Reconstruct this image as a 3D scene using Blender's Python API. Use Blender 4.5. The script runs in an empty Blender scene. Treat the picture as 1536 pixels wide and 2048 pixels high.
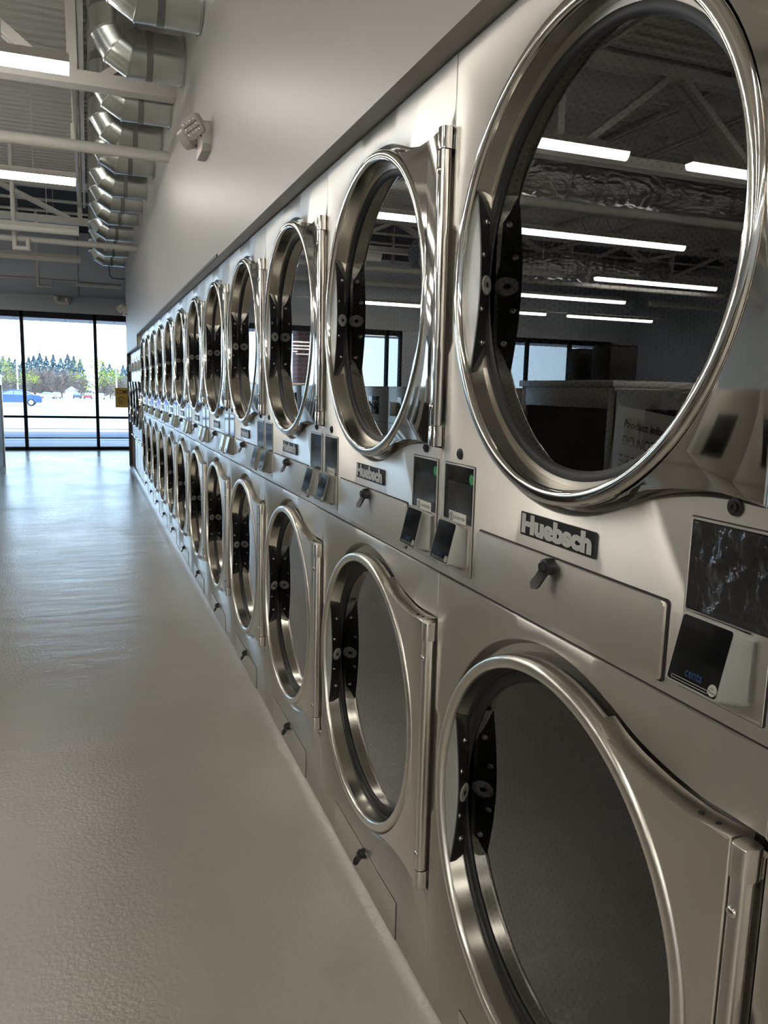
import bpy, bmesh, math, random
from mathutils import Vector, Matrix, noise
random.seed(7)
PI = math.pi
scn = bpy.context.scene
COL = scn.collection

# ------------------------------------------------------------------ camera
W = 0.88                       # width of one stacked dryer
Y0 = 1.6699 * W                # y of the seam beyond the nearest dryer
CAMX, CAMZ = -0.782 * W, 1.5951 * W
yaw, pitch, roll, fpx = 0.3635, 0.1556, 0.025, 1554.351
f = Vector((math.sin(yaw)*math.cos(pitch), math.cos(yaw)*math.cos(pitch), -math.sin(pitch)))
r0 = Vector((math.cos(yaw), -math.sin(yaw), 0)); u0 = r0.cross(f)
r = r0*math.cos(roll) + u0*math.sin(roll); u = -r0*math.sin(roll) + u0*math.cos(roll)
cd = bpy.data.cameras.new('camera'); cam = bpy.data.objects.new('camera', cd); COL.objects.link(cam)
cd.sensor_fit = 'VERTICAL'; cd.sensor_height = 24.0; cd.lens = fpx*24.0/2048.0
cd.clip_start = 0.02; cd.clip_end = 2000
M4 = Matrix((r, u, -f)).transposed().to_4x4(); M4.translation = Vector((CAMX, 0, CAMZ))
cam.matrix_world = M4
scn.camera = cam

# ------------------------------------------------------------------ view and world
vs = scn.view_settings
vs.view_transform = 'Standard'; vs.look = 'None'; vs.gamma = 1; vs.use_curve_mapping = False
vs.exposure = 0.18
LAMP = 25.0          # emission of the strip lights
SKY = 4.4
world = bpy.data.worlds.new('sky'); scn.world = world; world.use_nodes = True
wn = world.node_tree; wn.nodes.clear()
wo = wn.nodes.new('ShaderNodeOutputWorld'); wb = wn.nodes.new('ShaderNodeBackground')
tc = wn.nodes.new('ShaderNodeTexCoord'); sx = wn.nodes.new('ShaderNodeSeparateXYZ')
rp = wn.nodes.new('ShaderNodeValToRGB')
rp.color_ramp.elements[0].position = 0.0; rp.color_ramp.elements[0].color = (0.62, 0.81, 1.0, 1)
rp.color_ramp.elements[1].position = 0.7; rp.color_ramp.elements[1].color = (0.28, 0.50, 0.95, 1)
wn.links.new(tc.outputs['Generated'], sx.inputs[0]); wn.links.new(sx.outputs[2], rp.inputs[0])
wn.links.new(rp.outputs[0], wb.inputs[0]); wb.inputs[1].default_value = SKY
wn.links.new(wb.outputs[0], wo.inputs[0])
sd = bpy.data.lights.new('sun', 'SUN'); sd.energy = 5.0; sd.angle = 0.02; sd.color = (1, 0.96, 0.9)
sun = bpy.data.objects.new('sun', sd); COL.objects.link(sun); sun.location = (0, 0, 40)
sun.rotation_euler = Vector((0.45, 0.60, -0.75)).to_track_quat('-Z', 'Y').to_euler()

# ------------------------------------------------------------------ materials
BD = 0
def pr(name, col, rough=0.5, metal=0.0, bump=None, emit=None, estr=0, spec=None, coat=0, vary=None, aniso=0):
    m = bpy.data.materials.new(name); m.use_nodes = True
    nt = m.node_tree; b = nt.nodes['Principled BSDF']
    b.inputs['Base Color'].default_value = (*col, 1); b.inputs['Roughness'].default_value = rough
    b.inputs['Metallic'].default_value = metal
    if spec is not None: b.inputs['Specular IOR Level'].default_value = spec
    if coat: b.inputs['Coat Weight'].default_value = coat; b.inputs['Coat Roughness'].default_value = 0.08
    if emit: b.inputs['Emission Color'].default_value = (*emit, 1); b.inputs['Emission Strength'].default_value = estr
    t = nt.nodes.new('ShaderNodeTexCoord')
    if aniso:           # brushed grain running horizontally: highlights stretch upwards
        b.inputs['Anisotropic'].default_value = aniso; b.inputs['Anisotropic Rotation'].default_value = 0.25
        tg = nt.nodes.new('ShaderNodeTangent'); tg.direction_type = 'RADIAL'; tg.axis = 'Z'; nt.links.new(tg.outputs[0], b.inputs['Tangent'])
    if vary:            # (scale xyz, amount) roughness and colour variation
        mp = nt.nodes.new('ShaderNodeMapping'); mp.inputs['Scale'].default_value = vary[0]
        nz = nt.nodes.new('ShaderNodeTexNoise'); nz.inputs['Scale'].default_value = 1; nz.inputs['Detail'].default_value = 4
        nt.links.new(t.outputs['Object'], mp.inputs[0]); nt.links.new(mp.outputs[0], nz.inputs['Vector'])
        mr = nt.nodes.new('ShaderNodeMapRange'); mr.inputs[1].default_value = 0.3; mr.inputs[2].default_value = 0.7
        mr.inputs[3].default_value = rough*(1-vary[1]); mr.inputs[4].default_value = rough*(1+vary[1])
        nt.links.new(nz.outputs[0], mr.inputs[0]); nt.links.new(mr.outputs[0], b.inputs['Roughness'])
    if bump:            # list of (scale xyz, strength, distance)
        prev = None
        for sc, st, di in bump:
            mp = nt.nodes.new('ShaderNodeMapping'); mp.inputs['Scale'].default_value = sc
            nz = nt.nodes.new('ShaderNodeTexNoise'); nz.inputs['Scale'].default_value = 1; nz.inputs['Detail'].default_value = 0 if sc[0] < 10 else 2
            nt.links.new(t.outputs['Object'], mp.inputs[0]); nt.links.new(mp.outputs[0], nz.inputs['Vector'])
            bp = nt.nodes.new('ShaderNodeBump'); bp.inputs['Strength'].default_value = st; bp.inputs['Distance'].default_value = di
            nt.links.new(nz.outputs[0], bp.inputs['Height'])
            if prev: nt.links.new(prev.outputs[0], bp.inputs['Normal'])
            prev = bp
        nt.links.new(prev.outputs[0], b.inputs['Normal'])
    return m

STEELC = (0.63, 0.605, 0.56)
M_panel = pr('brushed_steel', STEELC, 0.36, 1.0, aniso=0.8, bump=[((1.6, 1.6, 1.6), 0.08, 0.006), ((50, 50, 1200), 0.04, 0.0003)])
M_drawer = pr('brushed_steel_drawer', (0.70, 0.67, 0.62), 0.34, 1.0, aniso=0.8, bump=[((50, 50, 1200), 0.04, 0.0003)])
M_wing = pr('satin_door_steel', (0.78, 0.75, 0.69), 0.28, 1.0, aniso=0.6, bump=[((1.5, 1.5, 1.5), 0.06, 0.003), ((50, 50, 1200), 0.04, 0.0003)])
M_wingup = pr('mirror_door_steel', (0.60, 0.58, 0.54), 0.05, 1.0, bump=[((1.2, 1.2, 1.2), 0.025, 0.004)])
M_chrome = pr('polished_chrome', (0.70, 0.68, 0.64), 0.08, 1.0)
M_bore = pr('door_bore_steel', (0.60, 0.57, 0.50), 0.20, 1.0, bump=[((300, 10, 10), 0.03, 0.0004), ((3, 7, 7), 0.10, 0.003)])
M_black = pr('black_plastic', (0.018, 0.018, 0.018), 0.38)
M_grip = pr('black_grip_plastic', (0.022, 0.021, 0.020), 0.42)
M_gasket = pr('black_rubber', (0.012, 0.012, 0.012), 0.5)
M_gap = pr('dark_gap', (0.02, 0.02, 0.02), 0.7)
M_grippad = pr('light_grip_recess', (0.55, 0.56, 0.55), 0.45, 0.6)
M_screen = pr('black_screen_glass', (0.012, 0.013, 0.014), 0.05, coat=0.6)
M_lcd = pr('display_area', (0.035, 0.036, 0.034), 0.08, coat=0.6)
M_white = pr('white_plastic', (0.62, 0.62, 0.58), 0.42)
M_label = pr('white_label', (0.72, 0.71, 0.66), 0.5)
M_ink = pr('black_ink', (0.02, 0.02, 0.02), 0.5)
M_blue = pr('blue_lettering', (0.03, 0.08, 0.22), 0.4)
M_green = pr('green_sticker', (0.04, 0.30, 0.10), 0.5)
M_letter = pr('silver_lettering', (0.62, 0.62, 0.60), 0.35, 0.2)
M_film = pr('crinkled_film', (0.02, 0.02, 0.02), 0.10, bump=[((26, 26, 18), 0.9, 0.02), ((70, 70, 50), 0.5, 0.01)], coat=1.0)
M_galv = pr('galvanised_steel', (0.60, 0.62, 0.60), 0.24, 1.0, bump=[((1.5, 9, 9), 0.06, 0.003)])
M_tape = pr('grey_foil_tape', (0.20, 0.20, 0.19), 0.4, 0.5)
M_foil = pr('foil_wrap', (0.55, 0.55, 0.54), 0.22, 1.0, bump=[((9, 22, 22), 1.0, 0.05), ((30, 60, 60), 0.8, 0.02)])
M_paint = pr('white_painted_steel', (0.60, 0.58, 0.54), 0.5)
M_deck = pr('painted_roof_deck', (0.56, 0.55, 0.52), 0.6)
M_darkopening = pr('dark_roof_opening', (0.015, 0.015, 0.017), 0.7)  # black stands in for the shade of the opening beyond the deck
M_wall = pr('grey_painted_wall', (0.43, 0.415, 0.39), 0.42, bump=[((180, 180, 180), 0.05, 0.001)], spec=0.5)
M_wallblue = pr('far_painted_wall', (0.46, 0.50, 0.55), 0.6)
M_frame = pr('black_aluminium_frame', (0.010, 0.010, 0.012), 0.5, spec=0.15)
M_sill = pr('trim_dark', (0.05, 0.045, 0.04), 0.5)
M_brown = pr('dark_brown_panel', (0.045, 0.032, 0.022), 0.5)
M_yellow = pr('yellow_sign', (0.62, 0.38, 0.06), 0.6)
M_lens = pr('lit_lens', (0.9, 0.9, 0.9), 0.5, emit=(1.0, 0.96, 0.88), estr=LAMP)
M_lensoff = pr('unlit_lens', (0.78, 0.77, 0.73), 0.45)
M_emer = pr('emergency_light_plastic', (0.50, 0.48, 0.43), 0.45)
M_led = pr('clear_led_lens', (0.75, 0.74, 0.70), 0.12, 0.4)
M_red = pr('red_indicator', (0.8, 0.05, 0.05), 0.4, emit=(1, 0.1, 0.1), estr=1.5)
M_brick = None

def floor_mat():
    m = bpy.data.materials.new('grey_epoxy_floor'); m.use_nodes = True
    nt = m.node_tree; b = nt.nodes['Principled BSDF']; N = nt.nodes.new; L = nt.links.new
    t = N('ShaderNodeTexCoord')
    def nz(sc, det, src='Object'):
        mp = N('ShaderNodeMapping'); mp.inputs['Scale'].default_value = sc
        n = N('ShaderNodeTexNoise'); n.inputs['Scale'].default_value = 1; n.inputs['Detail'].default_value = det
        L(t.outputs[src], mp.inputs[0]); L(mp.outputs[0], n.inputs['Vector']); return n
    a = nz((1.1, 0.7, 1), 5)
    cr = N('ShaderNodeValToRGB'); cr.color_ramp.elements[0].color = (0.46, 0.435, 0.385, 1); cr.color_ramp.elements[1].color = (0.53, 0.505, 0.45, 1)
    cr.color_ramp.elements[0].position = .35; cr.color_ramp.elements[1].position = .65
    L(a.outputs[0], cr.inputs[0]); L(cr.outputs[0], b.inputs['Base Color'])
    q = nz((1.7, 1.2, 1), 6); mr = N('ShaderNodeMapRange'); mr.inputs[1].default_value = .3; mr.inputs[2].default_value = .7
    mr.inputs[3].default_value = .13; mr.inputs[4].default_value = .26; L(q.outputs[0], mr.inputs[0]); L(mr.outputs[0], b.inputs['Roughness'])
    b1 = N('ShaderNodeBump'); b1.inputs['Strength'].default_value = .45; b1.inputs['Distance'].default_value = .004
    n1 = nz((70, 70, 70), 3); L(n1.outputs[0], b1.inputs['Height'])
    b2 = N('ShaderNodeBump'); b2.inputs['Strength'].default_value = .22; b2.inputs['Distance'].default_value = .02
    n2 = nz((1.6, 6.5, 1), 4); L(n2.outputs[0], b2.inputs['Height']); L(b1.outputs[0], b2.inputs['Normal'])
    L(b2.outputs[0], b.inputs['Normal'])
    b.inputs['Specular IOR Level'].default_value = 0.6
    return m
M_floor = floor_mat()

def glass_mat(name, tint, boost):
    m = bpy.data.materials.new(name); m.use_nodes = True; nt = m.node_tree; nt.nodes.clear(); N = nt.nodes.new; L = nt.links.new
    o = N('ShaderNodeOutputMaterial'); mx = N('ShaderNodeMixShader'); tr = N('ShaderNodeBsdfTransparent'); gl = N('ShaderNodeBsdfGlossy')
    tr.inputs[0].default_value = (*tint, 1); gl.inputs['Roughness'].default_value = 0.0
    fr = N('ShaderNodeFresnel'); fr.inputs[0].default_value = 1.52
    mu = N('ShaderNodeMath'); mu.operation = 'MULTIPLY'; mu.inputs[1].default_value = boost; mu.use_clamp = True
    L(fr.outputs[0], mu.inputs[0]); L(mu.outputs[0], mx.inputs[0]); L(tr.outputs[0], mx.inputs[1]); L(gl.outputs[0], mx.inputs[2]); L(mx.outputs[0], o.inputs[0])
    return m
M_glass = glass_mat('door_glass', (0.48, 0.48, 0.46), 2.4)
M_pane = glass_mat('window_pane', (0.94, 0.97, 0.97), 1.6)
M_bag = glass_mat('clear_plastic_film', (0.86, 0.86, 0.86), 2.6)

def perf_mat(name, base, rough, metal, s, rad, hole=(0.004, 0.004, 0.004)):
    """steel with staggered punched holes, in metres of UV"""
    m = bpy.data.materials.new(name); m.use_nodes = True; nt = m.node_tree; b = nt.nodes['Principled BSDF']; N = nt.nodes.new; L = nt.links.new
    uv = N('ShaderNodeUVMap'); ds = []
    for off in ((0, 0), (0.5, 0.866)):
        mp = N('ShaderNodeMapping'); mp.inputs['Scale'].default_value = (1/s, 1/s, 1); mp.inputs['Location'].default_value = (off[0], off[1], 0)
        L(uv.outputs[0], mp.inputs[0])
        wr = N('ShaderNodeVectorMath'); wr.operation = 'WRAP'; wr.inputs[1].default_value = (.5, .866, 1); wr.inputs[2].default_value = (-.5, -.866, -1)
        L(mp.outputs[0], wr.inputs[0]); ln = N('ShaderNodeVectorMath'); ln.operation = 'LENGTH'; L(wr.outputs[0], ln.inputs[0]); ds.append(ln)
    mn = N('ShaderNodeMath'); mn.operation = 'MINIMUM'; L(ds[0].outputs['Value'], mn.inputs[0]); L(ds[1].outputs['Value'], mn.inputs[1])
    lt = N('ShaderNodeMath'); lt.operation = 'LESS_THAN'; lt.inputs[1].default_value = rad/s; L(mn.outputs[0], lt.inputs[0])
    mx = N('ShaderNodeMix'); mx.data_type = 'RGBA'; mx.inputs[6].default_value = (*base, 1); mx.inputs[7].default_value = (*hole, 1)
    L(lt.outputs[0], mx.inputs[0]); L(mx.outputs[2], b.inputs['Base Color'])
    m2 = N('ShaderNodeMath'); m2.operation = 'MULTIPLY_ADD'; m2.inputs[1].default_value = -metal; m2.inputs[2].default_value = metal
    L(lt.outputs[0], m2.inputs[0]); L(m2.outputs[0], b.inputs['Metallic']); b.inputs['Roughness'].default_value = rough
    return m
M_drum = perf_mat('perforated_drum', (0.30, 0.29, 0.27), 0.36, 0.9, 0.014, 0.0034, (0.09, 0.088, 0.083))
M_baffle = pr('drum_baffle_steel', (0.34, 0.33, 0.31), 0.35, 0.9)

def brick_mat():
    m = bpy.data.materials.new('red_brick'); m.use_nodes = True; nt = m.node_tree; b = nt.nodes['Principled BSDF']; N = nt.nodes.new; L = nt.links.new
    t = N('ShaderNodeTexCoord'); mp = N('ShaderNodeMapping'); mp.inputs['Rotation'].default_value = (PI/2, 0, 0); br = N('ShaderNodeTexBrick')
    br.inputs['Color1'].default_value = (0.22, 0.07, 0.055, 1); br.inputs['Color2'].default_value = (0.30, 0.10, 0.075, 1); br.inputs['Mortar'].default_value = (0.35, 0.32, 0.30, 1)
    br.inputs['Scale'].default_value = 2.2; L(t.outputs['Object'], mp.inputs[0]); L(mp.outputs[0], br.inputs['Vector']); L(br.outputs[0], b.inputs['Base Color']); b.inputs['Roughness'].default_value = .8
    return m
M_brick = brick_mat()

# ------------------------------------------------------------------ mesh helpers
class MB:
    def __init__(s): s.v = []; s.f = []; s.uv = {}
    def add(s, vs, fs, uvs=None):
        o = len(s.v); s.v += [tuple(v) for v in vs]
        for i, q in enumerate(fs):
            if uvs: s.uv[len(s.f)] = uvs[i]
            s.f.append(tuple(a+o for a in q))
        return s
    def box(s, x0, x1, y0, y1, z0, z1):
        x0, x1 = sorted((x0, x1)); y0, y1 = sorted((y0, y1)); z0, z1 = sorted((z0, z1))
        v = [(x, y, z) for x in (x0, x1) for y in (y0, y1) for z in (z0, z1)]
        return s.add(v, [(0, 1, 3, 2), (4, 6, 7, 5), (0, 4, 5, 1), (2, 3, 7, 6), (0, 2, 6, 4), (1, 5, 7, 3)])
    def bbox(s, x0, x1, y0, y1, z0, z1, b=0.003, seg=2):
        bm = bmesh.new(); bmesh.ops.create_cube(bm, size=1)
        for v in bm.verts: v.co = Vector(((x0+x1)/2+v.co.x*abs(x1-x0), (y0+y1)/2+v.co.y*abs(y1-y0), (z0+z1)/2+v.co.z*abs(z1-z0)))
        bmesh.ops.bevel(bm, geom=list(bm.edges), offset=b, segments=seg, affect='EDGES', profile=0.5)
        return s.bm(bm)
    def bm(s, bm, mat=None):
        bm.verts.index_update(); vs = [(mat @ v.co) if mat else v.co.copy() for v in bm.verts]
        s.add(vs, [[v.index for v in q.verts] for q in bm.faces]); bm.free(); return s
    def lathe(s, prof, c, axis='x', n=64, a0=0, a1=2*PI):
        """prof: (radius, position along axis)"""
        full = abs(a1-a0-2*PI) < 1e-6; k = n if full else n+1; vs = []; fs = []; uvs = []
        L = [0]
        for i in range(1, len(prof)): L.append(L[-1]+math.hypot(prof[i][0]-prof[i-1][0], prof[i][1]-prof[i-1][1]))
        for j in range(k):
            t = a0+(a1-a0)*j/n; ct, st = math.cos(t), math.sin(t)
            for rr, p in prof:
                if axis == 'x': vs.append((c[0]+p, c[1]+rr*ct, c[2]+rr*st))
                elif axis == 'z': vs.append((c[0]+rr*ct, c[1]+rr*st, c[2]+p))
                else: vs.append((c[0]+rr*st, c[1]+p, c[2]+rr*ct))
        m = len(prof)
        for j in range(n):
            j2 = (j+1) % k
            for i in range(m-1):
                fs.append((j*m+i, j*m+i+1, j2*m+i+1, j2*m+i))
                R = max(prof[i][0], prof[i+1][0], .01); ta = (a1-a0)*j/n*R; tb = (a1-a0)*(j+1)/n*R
                uvs.append(((ta, L[i]), (ta, L[i+1]), (tb, L[i+1]), (tb, L[i])))
        return s.add(vs, fs, uvs)
    def disc(s, rr, x, c, n=64, axis='x'):
        vs = []
        for j in range(n):
            t = 2*PI*j/n; a, b = rr*math.cos(t), rr*math.sin(t)
            vs.append((c[0]+x, c[1]+a, c[2]+b) if axis == 'x' else (c[0]+a, c[1]+b, c[2]+x))
        return s.add(vs, [tuple(range(n))], [tuple((v[1], v[2]) for v in vs)])
    def tube(s, pts, rr, n=12, cap=True):
        pts = [Vector(p) for p in pts]; vs = []; fs = []; prev = None
        for i, p in enumerate(pts):
            if i == 0: d = pts[1]-p
            elif i == len(pts)-1: d = p-pts[i-1]
            else: d = (pts[i+1]-p).normalized()+(p-pts[i-1]).normalized()
            d = d.normalized(); k = 1.0
            if 0 < i < len(pts)-1: k = 1/max(.3, d.dot((p-pts[i-1]).normalized()))
            ref = Vector((0, 0, 1)) if abs(d.z) < .9 else Vector((0, 1, 0))
            if prev is not None: ref = prev
            e1 = (ref-d*ref.dot(d)).normalized(); e2 = d.cross(e1); prev = e1
            bend = None
            if k > 1.0001:
                bend = ((pts[i+1]-p).normalized()-(p-pts[i-1]).normalized()).normalized()
            for j in range(n):
                t = 2*PI*j/n; o = (e1*math.cos(t)+e2*math.sin(t))*(rr[i] if isinstance(rr, (list, tuple)) else rr)
                if bend is not None: o = o+bend*o.dot(bend)*(k-1)
                vs.append(p+o)
        m = len(pts)
        for i in range(m-1):
            for j in range(n): fs.append((i*n+j, i*n+(j+1) % n, (i+1)*n+(j+1) % n, (i+1)*n+j))
        if cap: fs += [tuple(range(n))[::-1], tuple(range((m-1)*n, m*n))]
        return s.add(vs, fs)
    def prism(s, poly, f2v, d0, d1, bev=0, seg=2):
        """extrude 2-D polygon; f2v(p, q, d) -> 3-D"""
        bm = bmesh.new(); lo = [bm.verts.new(f2v(p, q, d0)) for p, q in poly]; hi = [bm.verts.new(f2v(p, q, d1)) for p, q in poly]
        n = len(poly); top = bm.faces.new(hi); bm.faces.new(lo[::-1])
        for i in range(n): bm.faces.new((lo[i], lo[(i+1) % n], hi[(i+1) % n], hi[i]))
        if bev: bmesh.ops.bevel(bm, geom=list(top.edges), offset=bev, segments=seg, affect='EDGES', profile=.5)
        bmesh.ops.recalc_face_normals(bm, faces=list(bm.faces))
        return s.bm(bm)
    def xf(s, M):
        s.v = [tuple(M @ Vector(v)) for v in s.v]; return s
    def build(s, name, mat, parent=None, smooth=True, loc=None, recalc=False, sharp=0.6):
        me = bpy.data.meshes.new(name); me.from_pydata([tuple(v) for v in s.v], [], [tuple(q) for q in s.f])
        ul = me.uv_layers.new(name='uv')
        if s.uv:
            for p in me.polygons:
                q = s.uv.get(p.index)
                if q:
                    for li, c in zip(p.loop_indices, q): ul.data[li].uv = c
        if recalc:
            bm = bmesh.new(); bm.from_mesh(me); bmesh.ops.recalc_face_normals(bm, faces=list(bm.faces)); bm.to_mesh(me); bm.free()
        if smooth:
            for p in me.polygons: p.use_smooth = True
            me.set_sharp_from_angle(angle=sharp)
        for m in (mat if isinstance(mat, (list, tuple)) else [mat]): me.materials.append(m)
        o = bpy.data.objects.new(name, me); COL.objects.link(o)
        if parent: o.parent = parent
        if loc: o.location = loc
        return o

def tag(o, label=None, cat=None, group=None, kind=None):
    if label: o['label'] = label
    if cat: o['category'] = cat
    if group: o['group'] = group
    if kind: o['kind'] = kind
    return o
def thing(name, label, cat, loc=(0, 0, 0), rz=0, group=None):
    o = bpy.data.objects.new(name, None); COL.objects.link(o); o.location = loc; o.rotation_euler.z = rz; o.empty_display_size = .1
    return tag(o, label, cat, group)
def copy_tree(o, parent=None):
    c = o.copy(); COL.objects.link(c)
    if parent: c.parent = parent
    for ch in list(o.children): copy_tree(ch, c)
    return c
def struct(name, mb, mat, **k): return tag(mb.build(name, mat, smooth=k.pop('smooth', False), **k), kind='structure')

def text_mesh(txt, height, width, bold=0.0, ext=0.0008, cond=None):
    """MB of lettering in the x-y plane, origin bottom-left, height and width given"""
    cu = bpy.data.curves.new('t', 'FONT'); cu.body = txt; cu.size = 1; cu.offset = bold; cu.extrude = 0.0; cu.resolution_u = 3
    ob = bpy.data.objects.new('t', cu); COL.objects.link(ob)
    dg = bpy.context.evaluated_depsgraph_get(); me = bpy.data.meshes.new_from_object(ob.evaluated_get(dg))
    vs = [v.co.copy() for v in me.vertices]; fs = [tuple(p.vertices) for p in me.polygons]
    bpy.data.objects.remove(ob); bpy.data.curves.remove(cu); bpy.data.meshes.remove(me)
    x0 = min(v.x for v in vs); x1 = max(v.x for v in vs); y0 = min(v.y for v in vs); y1 = max(v.y for v in vs)
    mb = MB(); mb.add([((v.x-x0)/(x1-x0)*width, (v.y-y0)/(y1-y0)*height, 0) for v in vs], fs); return mb
def on_front(mb, x, a, z, M=None):
    """text x-y -> dryer front: text x runs towards -y"""
    mb.v = [(x, -(a+v[0]), z+v[1]) for v in mb.v]; return mb

# ------------------------------------------------------------------ dryers
AC, ZU, ZL = 0.437, 1.604, 0.597     # door centre and the two door heights
def wing_top(): return [(0.150, 0.346), (0.185, 0.330), (0.22, 0.320), (0.27, 0.311), (0.31, 0.307), (0.35, 0.306), (0.38, 0.309), (0.412, 0.314)]
def sil(t):
    """silhouette radius of door in direction t (p = hinge side, q = up)"""
    c, s_ = math.cos(t), abs(math.sin(t)); R = 0.374
    if c > 0:
        if c > 1e-6:
            q = 0.446/c*s_
            if q < 0.314: R = max(R, 0.446/c)
            else:
                pts = wing_top()+[(0.446, 0.314)]
                for (p0, q0), (p1, q1) in zip(pts, pts[1:]):
                    d = (p1-p0)*s_-(q1-q0)*c
                    if abs(d) < 1e-9: continue
                    k = -(p0*s_-q0*c)/d
                    if 0 <= k <= 1:
                        R = max(R, math.hypot(p0+k*(p1-p0), q0+k*(q1-q0)))
    return R
def front_panel(z0, z1, zc, off, wd, D):
    mb = MB(); p0, p1 = 0.0018-AC, W-0.0018-AC; q0, q1 = z0-zc, z1-zc
    ang = sorted(set([2*PI*i/128 for i in range(128)]+[math.atan2(q, p) % (2*PI) for p in (p0, p1) for q in (q0, q1)]))
    ang2 = []
    for a_ in ang:
        if not ang2 or a_-ang2[-1] > 0.004: ang2.append(a_)
    cor = [math.atan2(q, p) % (2*PI) for p in (p0, p1) for q in (q0, q1)]
    ang2 = [min(cor, key=lambda c_: abs(c_-a_)) if min(abs(c_-a_) for c_ in cor) < .01 else a_ for a_ in ang2]
    ang2 = sorted(set(ang2)); vs = []; m = 0
    for t in ang2:
        c, s_ = math.cos(t), math.sin(t); Rb = 9
        if c > 1e-9: Rb = min(Rb, p1/c)
        if c < -1e-9: Rb = min(Rb, p0/c)
        if s_ > 1e-9: Rb = min(Rb, q1/s_)
        if s_ < -1e-9: Rb = min(Rb, q0/s_)
        # smoothed contour
        cc = sum(sil(t+d) for d in (-.04, -.02, 0, .02, .04))/5+off
        def dep(R):
            k = min(1, max(0, (R-cc)/wd)); return D*(1-k*k*(3-2*k))
        c2 = min(cc, Rb-0.004); e = min(cc+wd, Rb-0.002); row = [(0.334, D+0.02), (0.334, D), (0.345, D), (c2, dep(c2))]
        for i in range(1, 8): R = c2+(e-c2)*i/7; row.append((R, dep(R)))
        row += [(Rb-0.0015, dep(Rb-0.0015)), (Rb, dep(Rb)+0.0015), (Rb, dep(Rb)+0.02)]; m = len(row)
        for R, x in row: vs.append((x, -(AC+R*c), zc+R*s_))
    n = len(ang2); fs = []
    for j in range(n):
        k = (j+1) % n
        for i in range(m-1): fs.append((j*m+i, k*m+i, k*m+i+1, j*m+i+1))
    mb.add(vs, fs); return mb

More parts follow.
